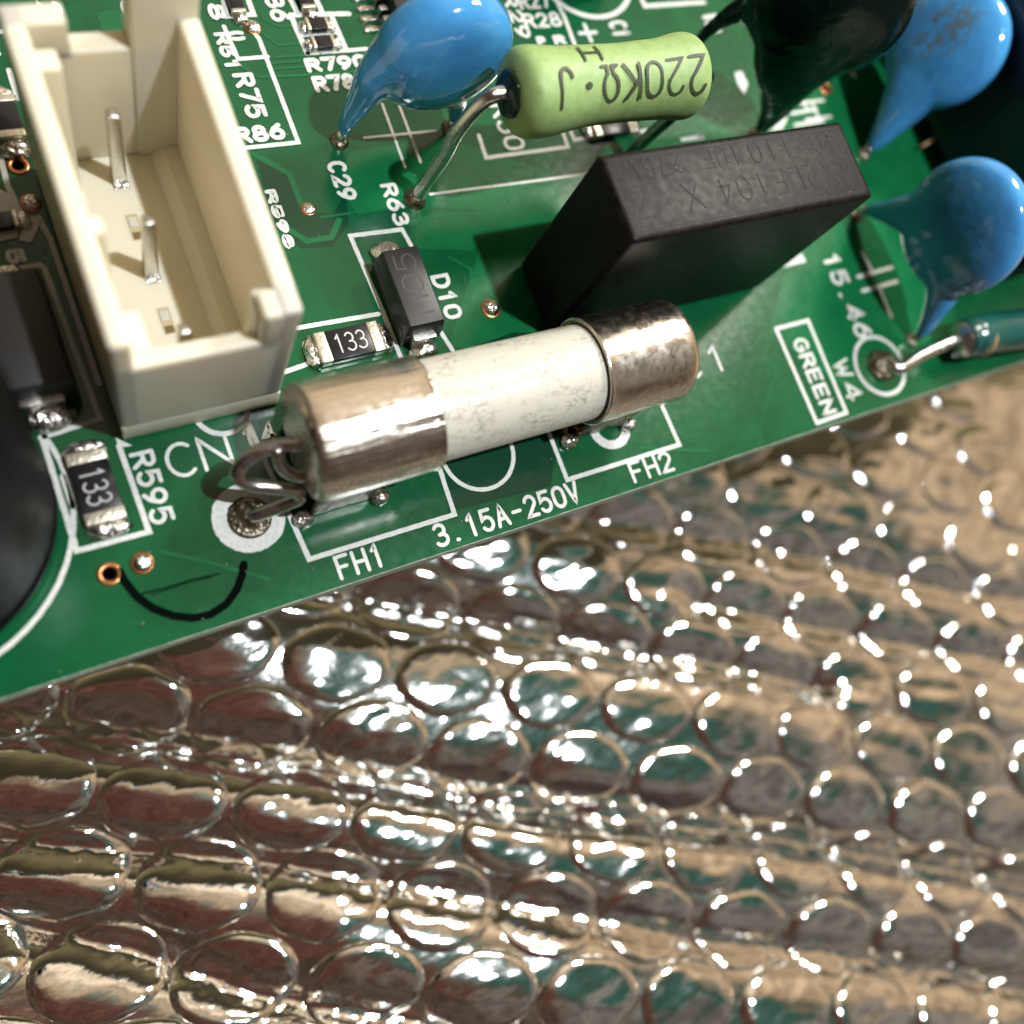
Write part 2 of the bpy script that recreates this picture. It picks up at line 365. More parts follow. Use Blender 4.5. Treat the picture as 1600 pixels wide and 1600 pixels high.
# ================================================================== BUBBLE WRAP
WZ = -16.0
def wz(px, py): v = P(px, py, WZ); return Vector((v.x, v.y))
RIDGES = [[(470, 905), (580, 935), (830, 982), (1000, 1020), (1130, 1036), (1300, 1075)],
          [(860, 800), (950, 812), (1180, 842), (1380, 890), (1500, 922), (1700, 950)],
          [(1090, 940), (1320, 985), (1450, 1010), (1700, 1060)],
          [(-260, 1090), (0, 1135), (230, 1168), (480, 1203), (800, 1262), (1200, 1308), (1550, 1372), (1800, 1440)],
          [(-200, 1290), (80, 1325), (430, 1352), (560, 1375), (940, 1440), (1100, 1474), (1300, 1492), (1800, 1590)],
          [(-260, 1420), (0, 1450), (200, 1490), (400, 1560), (640, 1600), (900, 1680), (1300, 1760)]]
RW = [[wz(*q) for q in r_] for r_ in RIDGES]
RD = [1.7, 1.2, 1.0, 2.2, 1.5, 1.5]
def wrapz(x, y):
    p = Vector((x, y)); hh = 0; near = 0
    for poly, D in zip(RW, RD):
        best = 1e9; sgn = 1; end = 0
        for a, b_ in zip(poly, poly[1:]):
            ab = b_ - a; tt = max(0, min(1, (p - a).dot(ab) / ab.length_squared)); q = a + ab * tt; d = (p - q).length
            if d < best: best = d; sgn = 1 if ab.cross(p - a) > 0 else -1
        s_ = 1.25 if sgn > 0 else .8
        near = max(near, math.exp(-best / .9)); hh -= D * math.exp(-(math.sqrt(best * best + .16) - .4) / s_)
    hh += 1.0 * mnoise.noise(Vector((x * .06, y * .07, 3.3))) + .16 * mnoise.noise(Vector((x * .25, y * .3, 8.1)))
    hh += near * (.20 * mnoise.noise(Vector((x * .9, y * .9, 2))) + .09 * mnoise.noise(Vector((x * 2.1, y * 2.1, 5))))
    return WZ + hh
wrap = thing('foil_bubble_wrap', 'shiny silver foil bubble wrap spread out creased beneath the green board', 'bubble wrap', (20, -15, WZ))
bm = bmesh.new(); NX, NY = 400, 300
gx = [-36 + 120 * i / NX for i in range(NX + 1)]; gy = [-56 + 76 * j / NY for j in range(NY + 1)]
vv = [[bm.verts.new((x, y, wrapz(x, y))) for y in gy] for x in gx]
for i in range(NX):
    for j in range(NY): bm.faces.new((vv[i][j], vv[i + 1][j], vv[i + 1][j + 1], vv[i][j + 1]))
obj('film', bm, M_foil, wrap)
A0 = wz(700, 1058); LA = Vector((6.38, -3.52)); LB = Vector((.40, -5.50))
for i in range(-9, 12):
    for j in range(-10, 10):
        c_ = A0 + LA * i + LB * j
        if not (-26 < c_.x < 76 and -50 < c_.y < 15): continue
        c_ += Vector((R.uniform(-.12, .12), R.uniform(-.12, .12)))
        bm = bmesh.new(); NR, NA = 12, 40; rings = []
        sq = R.uniform(0, .06); ph = R.uniform(0, 6); hb = R.uniform(.30, .44) * (.55 if c_.x > 36 and c_.y > -12 else 1); tx, ty = R.uniform(-.04, .04), R.uniform(-.04, .04)
        for r_i in range(NR + 1):
            rr = [0, .18, .36, .52, .66, .77, .85, .90, .935, .96, .98, 1.0, 1.02][r_i]
            ring = []
            for k in range(NA if r_i else 1):
                an = 2 * math.pi * k / NA; q = rr * .49 * (1 + sq * math.cos(6 * an + ph) * .5)
                # unit hex lattice -> this stretched lattice
                ux, uy = q * math.cos(an), q * math.sin(an)
                kk = uy / -.8660254; w2 = LA * (ux - .5 * kk) + LB * kk
                X, Y = c_.x + w2.x, c_.y + w2.y
                zz = hb * ((1 - (max(0, rr - .8) / .2) ** 2) * .85 + .15 * (1 - rr * rr)) if rr < 1 else -.06 - (rr - 1) * 6
                zz += (tx * w2.x + ty * w2.y) * (1 - rr ** 3) + (.10 * mnoise.noise(Vector((X * .35, Y * .8, 4))) + .10 * mnoise.noise(Vector(((X * .875 - Y * .485) * .16, (X * .485 + Y * .875) * 1.0, 7)))) * (1 - rr ** 4)
                ring.append(bm.verts.new((X, Y, wrapz(X, Y) + zz)))
            rings.append(ring)
        for A, B in zip(rings, rings[1:]):
            for k in range(NA):
                if len(A) == 1: bm.faces.new((A[0], B[k], B[(k + 1) % NA]))
                else: bm.faces.new((A[k], B[k], B[(k + 1) % NA], A[(k + 1) % NA]))
        bmesh.ops.recalc_face_normals(bm, faces=bm.faces)
        if sum(f.normal.z for f in bm.faces) < 0: bmesh.ops.reverse_faces(bm, faces=bm.faces)
        obj('bubble', bm, M_foil, wrap)

# ================================================================== BOARD
EDGE_Y = (P(0, 1090).y + P(1600, 566).y) / 2
board = thing('circuit_board', 'green printed circuit board with white silkscreen lettering, its bare edge over the foil', 'circuit board', (20, 20, 0))
bm = bmesh.new(); box(bm, -40, 110, EDGE_Y, 80, -1.6, -.02); obj('laminate', bm, M_edge, board, smooth=False)
bm = bmesh.new(); n = 300
top = []
for i in range(n + 1):
    x = -40 + 150 * i / n
    top.append(bm.verts.new((x, EDGE_Y + .03 + .02 * mnoise.noise(Vector((x * 2.5, 0, 0))), 0)))
bk = [bm.verts.new((110, 80, 0)), bm.verts.new((-40, 80, 0))]
bm.faces.new(top + bk)
bmesh.ops.triangulate(bm, faces=bm.faces); 
for f in bm.faces:
    if f.normal.z < 0: f.normal_flip()
obj('solder_mask', bm, M_board, board, smooth=False)
AZ = [0]
def area(pts, m=M_copper_area, z=.008, name='copper_area'):
    AZ[0] += 1; z = z + AZ[0] * .0013 if z < .03 else z
    bm = bmesh.new(); w = [P(*q) for q in pts]
    f = bm.faces.new([bm.verts.new((v.x, v.y, z)) for v in w]); bm.normal_update()
    if f.normal.z < 0: f.normal_flip()
    bmesh.ops.triangulate(bm, faces=bm.faces)
    return obj(name, bm, m, board, smooth=False)
area([(545, 238), (690, 215), (870, 270), (800, 300), (770, 330), (640, 322), (560, 335), (530, 300)])
area([(690, 330), (800, 330), (830, 380), (760, 372), (735, 392), (650, 388), (640, 345)])
area([(1000, 215), (1150, 190), (1330, 70), (1500, 200), (1490, 560), (1340, 620), (1200, 520), (1260, 300), (1000, 260)])
area([(770, 300), (860, 290), (900, 330), (820, 560), (700, 540), (740, 420)])
area([(400, 245), (445, 262), (470, 330), (520, 335), (540, 300), (545, 350), (520, 385), (470, 388), (430, 350)], M_gap)
area([(690, 560), (800, 520), (900, 520), (880, 640), (860, 760), (700, 800)], M_gap)
area([(150, 20), (230, 10), (240, 60), (170, 80)])
def line(pts, w, m=M_silk, name='silkscreen_line', z=.03, closed=False, jag=.07, world=False, cap=True):
    ZS[0] = (ZS[0] + 1) % 7
    bm = bmesh.new(); q = [(P(*p_).x, P(*p_).y) for p_ in pts] if not world else pts
    strip(bm, q, w, closed, z=z + ZS[0] * .0013, jag=jag, cap=cap); return obj(name, bm, m, board, smooth=False)
# traces: faint raised lines under the mask
for pts, w in (([(405, 12), (412, 30), (436, 42), (460, 41)], .14), ([(398, 30), (410, 52), (434, 71), (468, 68)], .14), ([(428, 90), (482, 86)], .14),
               ([(425, 99), (482, 95)], .14), ([(430, 108), (482, 104)], .14), ([(362, 95), (405, 121), (485, 117), (560, 112)], .16),
               ([(378, 232), (405, 246), (452, 272), (472, 322)], .30), ([(440, 352), (480, 377), (518, 371), (530, 344)], .30),
               ([(640, 372), (755, 356), (772, 338), (785, 305)], .25), ([(20, 0), (45, 25), (60, 60)], .35), ([(500, 340), (700, 312)], .12), ([(1180, 690), (1215, 560)], .1)):
    line(pts, w, M_copper_area, 'trace', .022, jag=.02)
# outlines (pixel corners of the photograph put back onto the board plane)
L1 = .24
for pts in ([(387, 660), (483, 874), (710, 804), (683, 722)], [(858, 678), (886, 750), (1061, 695), (1030, 625)],
            [(66, 684), (113, 838), (120, 861), (233, 831), (186, 697)], [(380, 232), (466, 223), (405, 62), (396, 50)],
            [(350, 42), (372, 93), (418, 89)], [(642, 384), (628, 359), (547, 369), (600, 492), (627, 562), (650, 556)], [(684, 512), (707, 548)],
            [(452, 515), (591, 491)], [(440, 583), (478, 570)], [(480, 84), (573, 77)],
            [(748, 212), (759, 247), (887, 230), (873, 190)], [(868, 0), (882, 28), (899, 74)],
            [(885, 192), (897, 219), (1022, 203)], 
            [(1247, 142), (1262, 174)], [(1236, 178), (1275, 171)], [(1242, 196), (1286, 189)], [(1325, 103), (1334, 119)],
            [(1340, 433), (1393, 418)], [(1347, 455), (1401, 440)], [(1347, 395), (1364, 428)], [(1372, 448), (1392, 495)],
            [(-8, 428), (62, 414), (70, 420), (156, 655), (64, 684)], [(60, 340), (78, 372), (155, 600)], [(0, 243), (12, 290), (34, 335)],
            [(-6, 50), (24, 50)], [(14, 20), (28, 48)], [(14, 110), (28, 155)], [(-6, 160), (26, 150)], [(98, 745), (114, 792)], [(0, 300), (20, 310)]):
    line(pts, L1)
for pts in ([(454, 24), (480, 84)], [(454, 24), (545, 22)], [(516, 22), (541, 79)], [(470, 55), (529, 50)], [(449, -10), (465, 22)], [(490, -10), (503, 20)],
            [(347, -10), (355, 26), (396, 23), (384, -10)], [(997, -14), (1007, 10), (1100, 4)], [(1182, 206), (1225, 190)]):
    line(pts, .30)
for pts in ([(672, 304), (850, 281), (930, 270)], [(597, 163), (633, 262)], [(620, 156), (657, 254)], [(569, 216), (681, 205)]): line(pts, .15)
for pts in ([(1100, 28), (1118, 25)], [(1104, 38), (1122, 35)], [(1108, 50), (1124, 47)]): line(pts, .3)
def patch(pts, name='silkscreen_patch'):
    area(pts, M_silk, .055, name)
patch([(1222, 419), (1252, 396), (1259, 410)]); patch([(180, 684), (207, 697), (186, 700)]); patch([(36, 334), (66, 344), (49, 380), (30, 376)])
patch([(1147, 114), (1158, 112), (1168, 132), (1162, 148), (1152, 132)]); patch([(-10, 300), (20, 306), (34, 336), (28, 372), (-10, 380)])
for k in range(6): line([(1190 + k * 6, 206 - k), (1199 + k * 6, 184 - k)], .22)
line([(1212, 514), (1262, 501), (1322, 645), (1276, 661)], .24, closed=True)
def circle_line(c_, r_, w, a0=0, a1=360):
    full = a1 - a0 == 360; pts = [(c_[0] + r_ * math.cos(math.radians(a)), c_[1] + r_ * math.sin(math.radians(a))) for a in [a0 + (a1 - a0) * k / 56 for k in range(57 - full)]]
    line(pts, w, closed=full, world=True)
circle_line((17.6, 8.5), 1.93, .22); circle_line((45.82, 6.82), 1.95, .26); circle_line((35.87, 36.5), 3.44, .32)
circle_line((-7.73, 12.34), 6.84, .22)
circle_line((5.81, 8.55), 1.31, .66); circle_line((P(952, 668).x, P(952, 668).y), 1.0, .5)
circle_line((P(345, 640).x, P(345, 640).y), 1.2, .25)
def T(s, b0, b1, t0, w=.20, name='silkscreen_text', cw=.68):
    w *= .86
    """text from baseline start b0 to baseline end b1, t0 = top of the first letter (photo points on the board)"""
    a, e, tp = P(*b0), P(*b1), P(*t0)
    d = e - a; d = Vector((math.copysign(1, d.x), 0, 0)) if abs(d.x) > abs(d.y) else Vector((0, math.copysign(1, d.y), 0))
    up = Vector((-d.y, d.x, 0)); L = abs((e - a).dot(d)) - w; hgt = abs((tp - a).dot(up)) - w; adv = L / (len(s) - 1 + cw); a = a + (d + up) * w / 2
    bm = bmesh.new()
    glyphs(bm, s, lambda u, v, dz: a + d * u + up * v + Vector((0, 0, .042 + dz)), adv, hgt, adv * cw, w)
    obj(name, bm, M_silk, board, smooth=False)
T('FH1', (532, 908), (606, 884), (516, 871)); T('FH2', (991, 756), (1056, 737), (978, 724)); T('3.15A-250V', (684, 858), (911, 786), (669, 822), .22)
T('CN', (268, 752), (368, 724), (249, 698), .20, cw=.8); T('14', (382, 702), (434, 685), (370, 672), .22, cw=.55)
T('FC1', (1030, 608), (1142, 577), (1013, 566), .22); T('GREEN', (1236, 532), (1287, 650), (1256, 522), .24)
T('W4', (1298, 566), (1330, 627), (1321, 556), .22); T('15.46', (1281, 398), (1337, 532), (1305, 388), .30)
T('C29', (508, 254), (531, 316), (536, 246), .26); T('R63', (592, 289), (618, 355), (616, 281), .24); T('R75', (361, 116), (381, 188), (393, 110), .28)
T('R86', (371, 227), (449, 217), (363, 200), .30); T('R78', (494, 146), (560, 140), (485, 120), .30); T('R790', (481, 115), (578, 106), (473, 92), .30)
T('R36', (402, -28), (424, 36), (430, -36), .28); T('R8', (172, -34), (192, 30), (202, -42), .28); T('R2', (44, -30), (64, 31), (80, -38), .24)
T('5', (5, 391), (11, 416), (34, 382), .26); T('C', (-22, 92), (6, 88), (-24, 64), .26); T('R18', (300, -50), (325, 33), (325, -58), .28)
T('R51', (332, 52), (352, 112), (354, 44), .26); T('D10', (671, 432), (694, 502), (697, 422), .25); T('R595', (200, 710), (236, 824), (238, 699), .22)
T('R27', (814, 16), (862, 11), (804, -8), .24); T('R28', (822, 46), (880, 41), (816, 22), .24); T('R29', (781, -8), (802, 62), (802, -13), .22)

T('P', (842, 74), (856, 73), (836, 58), .24); T('R', (868, 72), (886, 70), (862, 56), .24); T('C1', (948, 34), (962, 60), (974, 27), .26)
T('R50', (762, 164), (785, 238), (793, 158), .24); T('1', (1060, 213), (1063, 225), (1095, 202), .30); T('+', (912, 76), (942, 72), (902, 30), .28, cw=1.)
T('C', (356, 66), (388, 62), (350, 50), .26)
T('R598', (412, 298), (446, 390), (428, 290), .26); T('H', (1245, 160), (1262, 190), (1285, 150), .26)
# ink drawn by hand
line([(186, 892), (196, 910), (215, 933), (240, 951), (270, 962), (302, 966), (330, 960), (354, 944), (370, 922), (378, 900), (381, 882)], .34, M_marker_hole, 'marker_stroke', .05, jag=.04)
line([(222, 928), (262, 918), (300, 906), (342, 897)], .07, M_marker_hole, 'marker_stroke', .05); line([(236, 930), (290, 912), (330, 902)], .04, M_marker_hole, 'marker_stroke', .05)
# vias
for k, (px, py, r_, fill) in enumerate([(767, 482, .50, 1), (482, 327, .34, 1), (394, 43, .40, 1), (28, 259, .42, 0), (48, 318, .42, 1), (222, 880, .44, 1), (171, 897, .46, 2),
                                       (1022, 205, .3, 1), (893, 674, .42, 2), (1236, 262, .4, 1), (1290, 138, .45, 2)]):
    c_ = P(px, py)
    bm = bmesh.new(); lathe(bm, [(.01, r_ * 1.15), (.05, r_ * 1.1), (.06, r_ * .62), (-.25, r_ * .55)], (c_.x, c_.y, 0)); v = obj('via_ring', bm, M_ring, board)
    if fill == 1: obj('solder_dome', blob((c_.x + .03, c_.y, .02), (r_ * .95, r_ * .95, r_ * .62), .12, 3, k, 0.004), M_solder, v)
    else:
        bm = bmesh.new(); lathe(bm, [(.03, 0), (.03, r_ * .6)], (c_.x, c_.y, 0)); obj('hole_disc', bm, M_marker_hole if fill == 0 else M_solder_dull, v)  # flat disc in the ring; the black one paints the open hole's shade

# ================================================================== CERAMIC FUSE
FY, FZ = 10.02, 4.5; FX0, FX1 = 8.05, 27.75
fuse = thing('ceramic_fuse', 'white ceramic tube fuse with two nickel end caps lying along the board edge', 'fuse', (18, FY, FZ))
bm = bmesh.new(); lathe(bm, [(FX0 + 1, 2.36)] + [(FX0 + 1 + 17.7 * k / 12, 2.36) for k in range(1, 13)], (0, FY, FZ), 'X', 64); obj('ceramic_tube', bm, M_ceramic, fuse)
def fuse_cap(x, d, length, m, seed):
    r0 = 2.62
    prof = [(0, 0), (0, 1.2), (.02, 2.0), (.05, 2.28), (.13, 2.46), (.27, 2.57), (.5, r0)] + [(.5 + (length - .75) * k / 10, r0) for k in range(1, 11)] + [(length - .16, r0 + .02), (length - .05, r0 + .05), (length, r0 + .01), (length - .02, 2.42), (length - .6, 2.38)]
    bm = bmesh.new(); lathe(bm, [(x + d * s, r_) for s, r_ in prof], (0, FY, FZ), 'X', 72)
    for v in bm.verts:
        rr = math.hypot(v.co.y - FY, v.co.z - FZ)
        if rr > 2.45:
            k = 1 + .012 * mnoise.noise(Vector((v.co.x * .25, v.co.y * .9, v.co.z * .9 + seed)))
            v.co.y = FY + (v.co.y - FY) * k; v.co.z = FZ + (v.co.z - FZ) * k
    return obj('end_cap', bm, m, fuse)
fuse_cap(FX0, 1, 5.75, M_cap, 0); ec = fuse_cap(FX1, -1, 5.45, M_cap2, 9)
def wrapmap(x0, ang0, rad, dirx=1, diru=1):
    """text laid round the tube: u along x, v round the girth"""
    def f(u, v, dz):
        a = ang0 + diru * v / rad
        return Vector((x0 + dirx * u, FY + (rad + dz) * math.cos(a), FZ + (rad + dz) * math.sin(a)))
    return f
bm = bmesh.new()
def girth(s, x, a0, hgt, rad, w):     # letters set round the cap, reading along the girth
    for i, ch in enumerate(s):
        a = a0 - i * .30
        glyphs(bm, ch, lambda u, v, dz, a=a: Vector((x + v, FY + (rad + .03 + dz) * math.cos(a - u / rad), FZ + (rad + .03 + dz) * math.sin(a - u / rad))), 1, hgt, hgt * .6, w, .02)
girth('3.15A', 24.6, math.radians(128), .85, 2.63, .10); obj('stamped_text', bm, M_cap2, ec)
bm = bmesh.new(); girth('250V', 25.9, math.radians(150), .85, 2.63, .10); obj('stamped_text', bm, M_cap2, ec)
# lead of the fuse: leaves the cap face, loops out and drops to its pad
lead = [(9.0, 10.1, 4.45), (8.0, 10.1, 4.4), tuple(P(440, 696, 4.2)), tuple(P(404, 706, 3.9)), tuple(P(379, 725, 3.5)), tuple(P(372, 745, 3.1)), tuple(P(392, 757, 2.7)),
        tuple(P(430, 762, 2.4)), tuple(P(462, 768, 2.0)), tuple(P(468, 778, 1.6)), tuple(P(440, 790, 1.0)), tuple(P(400, 806, .45)), (5.85, 8.5, -.3)]
bm = bmesh.new(); tube(bm, smoothpath(lead, 8), .33, 16); obj('lead', bm, M_tin, fuse)
bm = bmesh.new(); tube(bm, smoothpath([tuple(P(432, 700, 4.3)), tuple(P(440, 730, 3.7)), tuple(P(466, 745, 3.3)), tuple(P(487, 735, 3.2)), tuple(P(500, 715, 3.4))], 8), .28, 14); obj('lead', bm, M_tin, fuse)
bm = bmesh.new(); lathe(bm, [(.015, 1.02), (.10, .86), (.16, .62), (.30, .42), (.5, .3)], (5.83, 8.53, 0)); obj('solder_joint', bm, M_solder_dull, fuse)
for x in (10.0, 24.6):
    cl = thing('fuse_clip', 'tinned clip foot soldered under the %s end cap of the fuse' % ('larger near' if x < 15 else 'far lettered'), 'fuse clip', (x, FY, 0), 'fuse clips')
    bm = bmesh.new(); box(bm, x - 1.6, x + 1.6, FY - 1.5, FY + 1.5, .15, .55, .08); obj('base', bm, M_solder_dull, cl)
    for q in (-1, 1):
        bm = bmesh.new(); box(bm, x - 1.5, x + 1.5, FY + q * 2.1 - .15, FY + q * 2.1 + .15, .15, 2.6, .05); obj('prong', bm, M_solder_dull, cl)
    for q in ((-1.9, -2.3), (1.9, -2.3)): obj('solder_foot', blob((x + q[0], FY + q[1], .2), (.50, .42, .45), .15, 3, x + q[0]), M_solder, cl)

# ================================================================== CONNECTOR
CX0, CX1, CY0, CY1, CZ = 1.75, 8.75, 13.45, 27.15, 10.0
con = thing('pin_header', 'cream white plastic open pin header socket standing beside the leftmost chips', 'connector', (5.2, 20.3, 0))
bm = bmesh.new()
box(bm, CX0, CX1, CY0, CY1, 0.05, 1.6, .06)
box(bm, CX0, CX0 + .8, CY0, CY1, 1.5, CZ, .26, seg=4)
box(bm, CX1 - .85, CX1, CY0, CY1, 1.5, CZ, .26, seg=4)
box(bm, CX0 + .1, CX1 - .1, CY0 + .002, CY0 + .75, 1.5, 7.7, .22, seg=4)
box(bm, CX1 - 1.5, CX1 - .006, CY0 + .006, CY0 + 1.2, 7.0, CZ - .05, .2, seg=3)
box(bm, CX0 + .1, CX1 - .1, CY1 - .9, CY1 - .002, 1.5, CZ - 1.6, .12, seg=3)
box(bm, CX0 + .05, CX0 + 2.2, CY1 - .9, CY1 - .004, CZ - 1.9, CZ - .02, .1)
box(bm, CX1 - 2.6, CX1 - .003, CY1 - 1.0, CY1 + .3, 1.5, CZ + 2.2, .14, seg=3)
box(bm, CX0 + .5, CX0 + 1.55, CY1 - 2.5, CY1 - 1.6, 1.5, CZ - .4, .14, seg=3)          # keys on the inner wall
box(bm, CX0 + .5, CX0 + 1.3, CY0 + 5.0, CY0 + 5.8, 1.5, CZ - 1.2, .3, seg=3)
box(bm, CX0 + .5, CX0 + 1.6, CY0 + .5, CY0 + 2.4, 1.5, CZ - 2.4, .14, seg=3)
box(bm, CX1 - 1.6, CX1 - .5, CY0 + .4, CY0 + 1.5, 1.5, CZ - .5, .2, seg=3)
obj('housing', bm, M_nylon, con)
bm = bmesh.new(); v = [bm.verts.new(q) for q in ((CX1 - 2.1, CY0 + .75, 1.58), (CX1 - 1.5, CY0 + .75, 2.0), (CX1 - .8, CY0 + .75, 2.1), (CX1 - 2.1, CY1 - .85, 1.58), (CX1 - 1.5, CY1 - .85, 2.0), (CX1 - .8, CY1 - .85, 2.1))]
for f in ((0, 3, 4, 1), (1, 4, 5, 2)): bm.faces.new([v[i] for i in f])
obj('inner_ledge', bm, M_nylon, con, smooth=False)
for k, y in enumerate((25.06, 20.28, 15.5)):
    x = 4.97
    bm = bmesh.new(); box(bm, x - .32, x + .32, y - .32, y + .32, 1.3, 6.3 - .2 * k, .12, top=(.06, .06)); obj('pin', bm, M_tin, con)
    bm = bmesh.new(); box(bm, x - .34, x + .34, y - .50, y - .18, 1.52, 1.66, .02); obj('pin_collar', bm, M_solder, con)
M_slot_shade = mat('slot_shade_plastic', (.50, .42, .25), .6)  # flat sheets on the floor; the slot's inner shade is put into their colour
for y in (22.6, 17.9):
    x = 4.95
    bm = bmesh.new(); box(bm, x - .26, x + .26, y - .65, y + .65, 1.605, 1.612); obj('slot', bm, M_slot_shade, con, smooth=False)
    bm = bmesh.new(); box(bm, x - .18, x + .18, y + .0, y + .5, 1.61, 1.66, .02); obj('slot_step', bm, M_nylon, con)
    bm = bmesh.new(); box(bm, x - .2, x + .2, y - .6, y - .25, 1.613, 1.618); obj('slot_hole_shade', bm, mat('slot_inner_shade', (.16, .11, .04), .7), con, smooth=False)  # dark sheet, shade of the hole given as colour

# ================================================================== CHIP RESISTORS
def chip(name, label, c_, along, L, Wd, H, code=None, group='small chip resistors on the board', flip=1, sol=1.):
    """along 'x' or 'y'"""
    t_ = thing(name, label, 'chip resistor', (c_.x, c_.y, 0), group)
    def put(bm):
        if along == 'y': xform(bm, Matrix.Translation((c_.x, c_.y, 0)) @ Matrix.Rotation(-math.pi / 2, 4, 'Z'))
        else: xform(bm, Matrix.Translation((c_.x, c_.y, 0)))
        return bm
    e = L * .17
    bm = bmesh.new(); box(bm, -L / 2 + e, L / 2 - e, -Wd / 2 * .97, Wd / 2 * .97, .06, H, .03); obj('body', put(bm), M_chip, t_)
    for s in (-1, 1):
        bm = bmesh.new(); a, b_ = sorted((s * (L / 2 - e), s * L / 2)); box(bm, a, b_, -Wd / 2, Wd / 2, .05, H + .03, .05); obj('end_terminal', put(bm), M_chip_end, t_)
        bm = blob((s * (L / 2 + .22 * sol), 0, .0), (.42 * sol, Wd * .56, H * .85), .22, 3, R.uniform(0, 50), .004); obj('solder_fillet', put(bm), M_solder, t_)
    if code:
        hh = Wd * .58; aw = L * .5 / 3
        bm = bmesh.new(); glyphs(bm, code, lambda u, v, dz: Vector((-L * .235 + u, -hh / 2 + v, H + .012 + dz)), aw * 1.05, hh, aw * .78, .085, .03)
        obj('printed_code', put(bm), M_code, t_, smooth=False)
    return t_
chip('chip_resistor', 'black chip resistor printed 133 beside the text R595, lengthwise below the connector', P(150, 761, .4), 'y', 3.3, 1.65, .6, '133')
chip('chip_resistor', 'black chip resistor printed 133 lying crosswise just above the left fuse cap', P(546, 536, .4), 'x', 3.3, 1.6, .6, '133')
chip('chip_resistor', 'tiny unmarked chip resistor, upper of the two in the ladder outline above R790', P(496, 38, .3), 'x', 1.3, .75, .4, sol=.6)
chip('chip_resistor', 'tiny unmarked chip resistor, lower of the two in the ladder outline above R790', P(505, 66, .3), 'x', 1.3, .75, .4, sol=.6)
chip('chip_resistor', 'tiny chip cut by the top picture edge, beside the number 36', P(368, 4, .3), 'y', 1.3, .75, .4, sol=.7)
chip('chip_resistor', 'tiny chip at the top picture edge above the ladder outline', P(477, -2, .3), 'y', 1.3, .75, .4, sol=.7)
chip('chip_resistor', 'chip resistor almost hidden under the green resistor body', P(957, 197, .3), 'x', 3.0, 1.3, .5, sol=.9)
chip('chip_resistor', 'chip with bright solder at the left picture edge beside the connector', P(8, 185, .4), 'y', 2.2, 1.3, .6, sol=1.3)
chip('chip_resistor', 'chip in the white outline at the left picture edge above the number 5', P(2, 345, .3), 'x', 1.4, .8, .4, sol=.8)

# ================================================================== DIODES
def diode(label, x0, x1, y0, y1, H, text, name='diode'):
    t_ = thing(name, label, 'diode', ((x0 + x1) / 2, (y0 + y1) / 2, 0))
    bm = bmesh.new(); box(bm, x0, x1, y0, y1, .15, H * .5, .02); box(bm, x0 + .004, x1 - .004, y0 + .004, y1 - .004, H * .5, H, .05, top=(.13, .13)); obj('body', bm, M_black, t_)
    xm, hw = (x0 + x1) / 2, (x1 - x0) * .30
    for s, y in ((-1, y0), (1, y1)):
        bm = bmesh.new(); a, b_ = sorted((y - s * .2, y + s * .32)); box(bm, xm - hw, xm + hw, a, b_, .12, H * .55, .05); obj('terminal', bm, M_tin, t_)
        bm = blob((xm, y + s * .62, .05), (hw * 1.25, .62, H * .33), .22, 3, y, .004); obj('solder_fillet', bm, M_solder, t_)
    if text:
        L = (y1 - y0) * .8; hh = (x1 - x0) * .5
        bm = bmesh.new(); adv = L / len(text)
        glyphs(bm, text, lambda u, v, dz: Vector((x1 - (x1 - x0) * .25 - v, y0 + (y1 - y0) * .16 + u, H + .008 + dz)), adv, hh, adv * .75, .10, .1)
        obj('printed_code', bm, M_laser, t_, smooth=False)
    return t_
diode('black rectangular diode faintly marked M05 between the connector and the text D10', 15.62, 17.75, 14.95, 19.35, 2.0, 'M05')
diode('large black diode at the left picture edge with silver foot, above the R595 chip', -2.4, .62, 15.75, 21.2, 2.3, None)

# ================================================================== GREEN RESISTOR
res = thing('power_resistor', 'light green cylindrical resistor printed 220K upside down, raised on bent leads', 'resistor', (27.5, 22.8, 8))
RX0, RX1, RY, RZ = 22.0, 33.25, 22.8, 8.1
def rprof(s): # s 0..1
    e = 1.0; r_ = 1.80 + .24 * math.exp(-((s - .1) / .13) ** 2) + .26 * math.exp(-((s - .9) / .13) ** 2)
    if s < .07: r_ *= math.sqrt(max(0, 1 - ((.07 - s) / .07) ** 2)) * .5 + .5
    if s > .90: r_ *= math.sqrt(max(0.02, 1 - ((s - .90) / .10) ** 2))
    return r_
bm = bmesh.new(); prof = [(RX0, .95)] + [(RX0 + (RX1 - RX0) * (k / 50), rprof(k / 50)) for k in range(51)]
lathe(bm, prof, (0, RY, RZ), 'X', 56)
for v in bm.verts:
    q = mnoise.noise(v.co * .45) * .05
    v.co.y += (v.co.y - RY) * q; v.co.z += (v.co.z - RZ) * q
obj('body', bm, M_resgreen, res)
def cylmap(x0, ang0, flipx=-1):
    def f(u, v, dz):
        X = x0 + flipx * u; s = (X - RX0) / (RX1 - RX0); rr = rprof(max(.0, min(1, s))) * 1.0 + .075 + dz; a = ang0 + v / 2.1
        return Vector((X, RY + rr * math.cos(a), RZ + rr * math.sin(a)))
    return f
bm = bmesh.new()
glyphs(bm, '220KQ*J', cylmap(32.0, math.radians(100)), 1.26, 1.75, .88, .17, .10)
glyphs(bm, 'H', cylmap(26.3, math.radians(62)), 1.3, 1.0, .95, .14, .10)
obj('printed_value', bm, M_ink, res, smooth=False)
obj('end_collar', blob((RX0 - .02, RY, RZ), (.42, 1.05, 1.12), .10, 4, 3), M_dkgreen, res)
obj('end_collar', blob((RX1 + .05, RY, RZ), (.35, .7, .7), .10, 3, 5), M_solder_dull, res)
pl = P(648, 312)
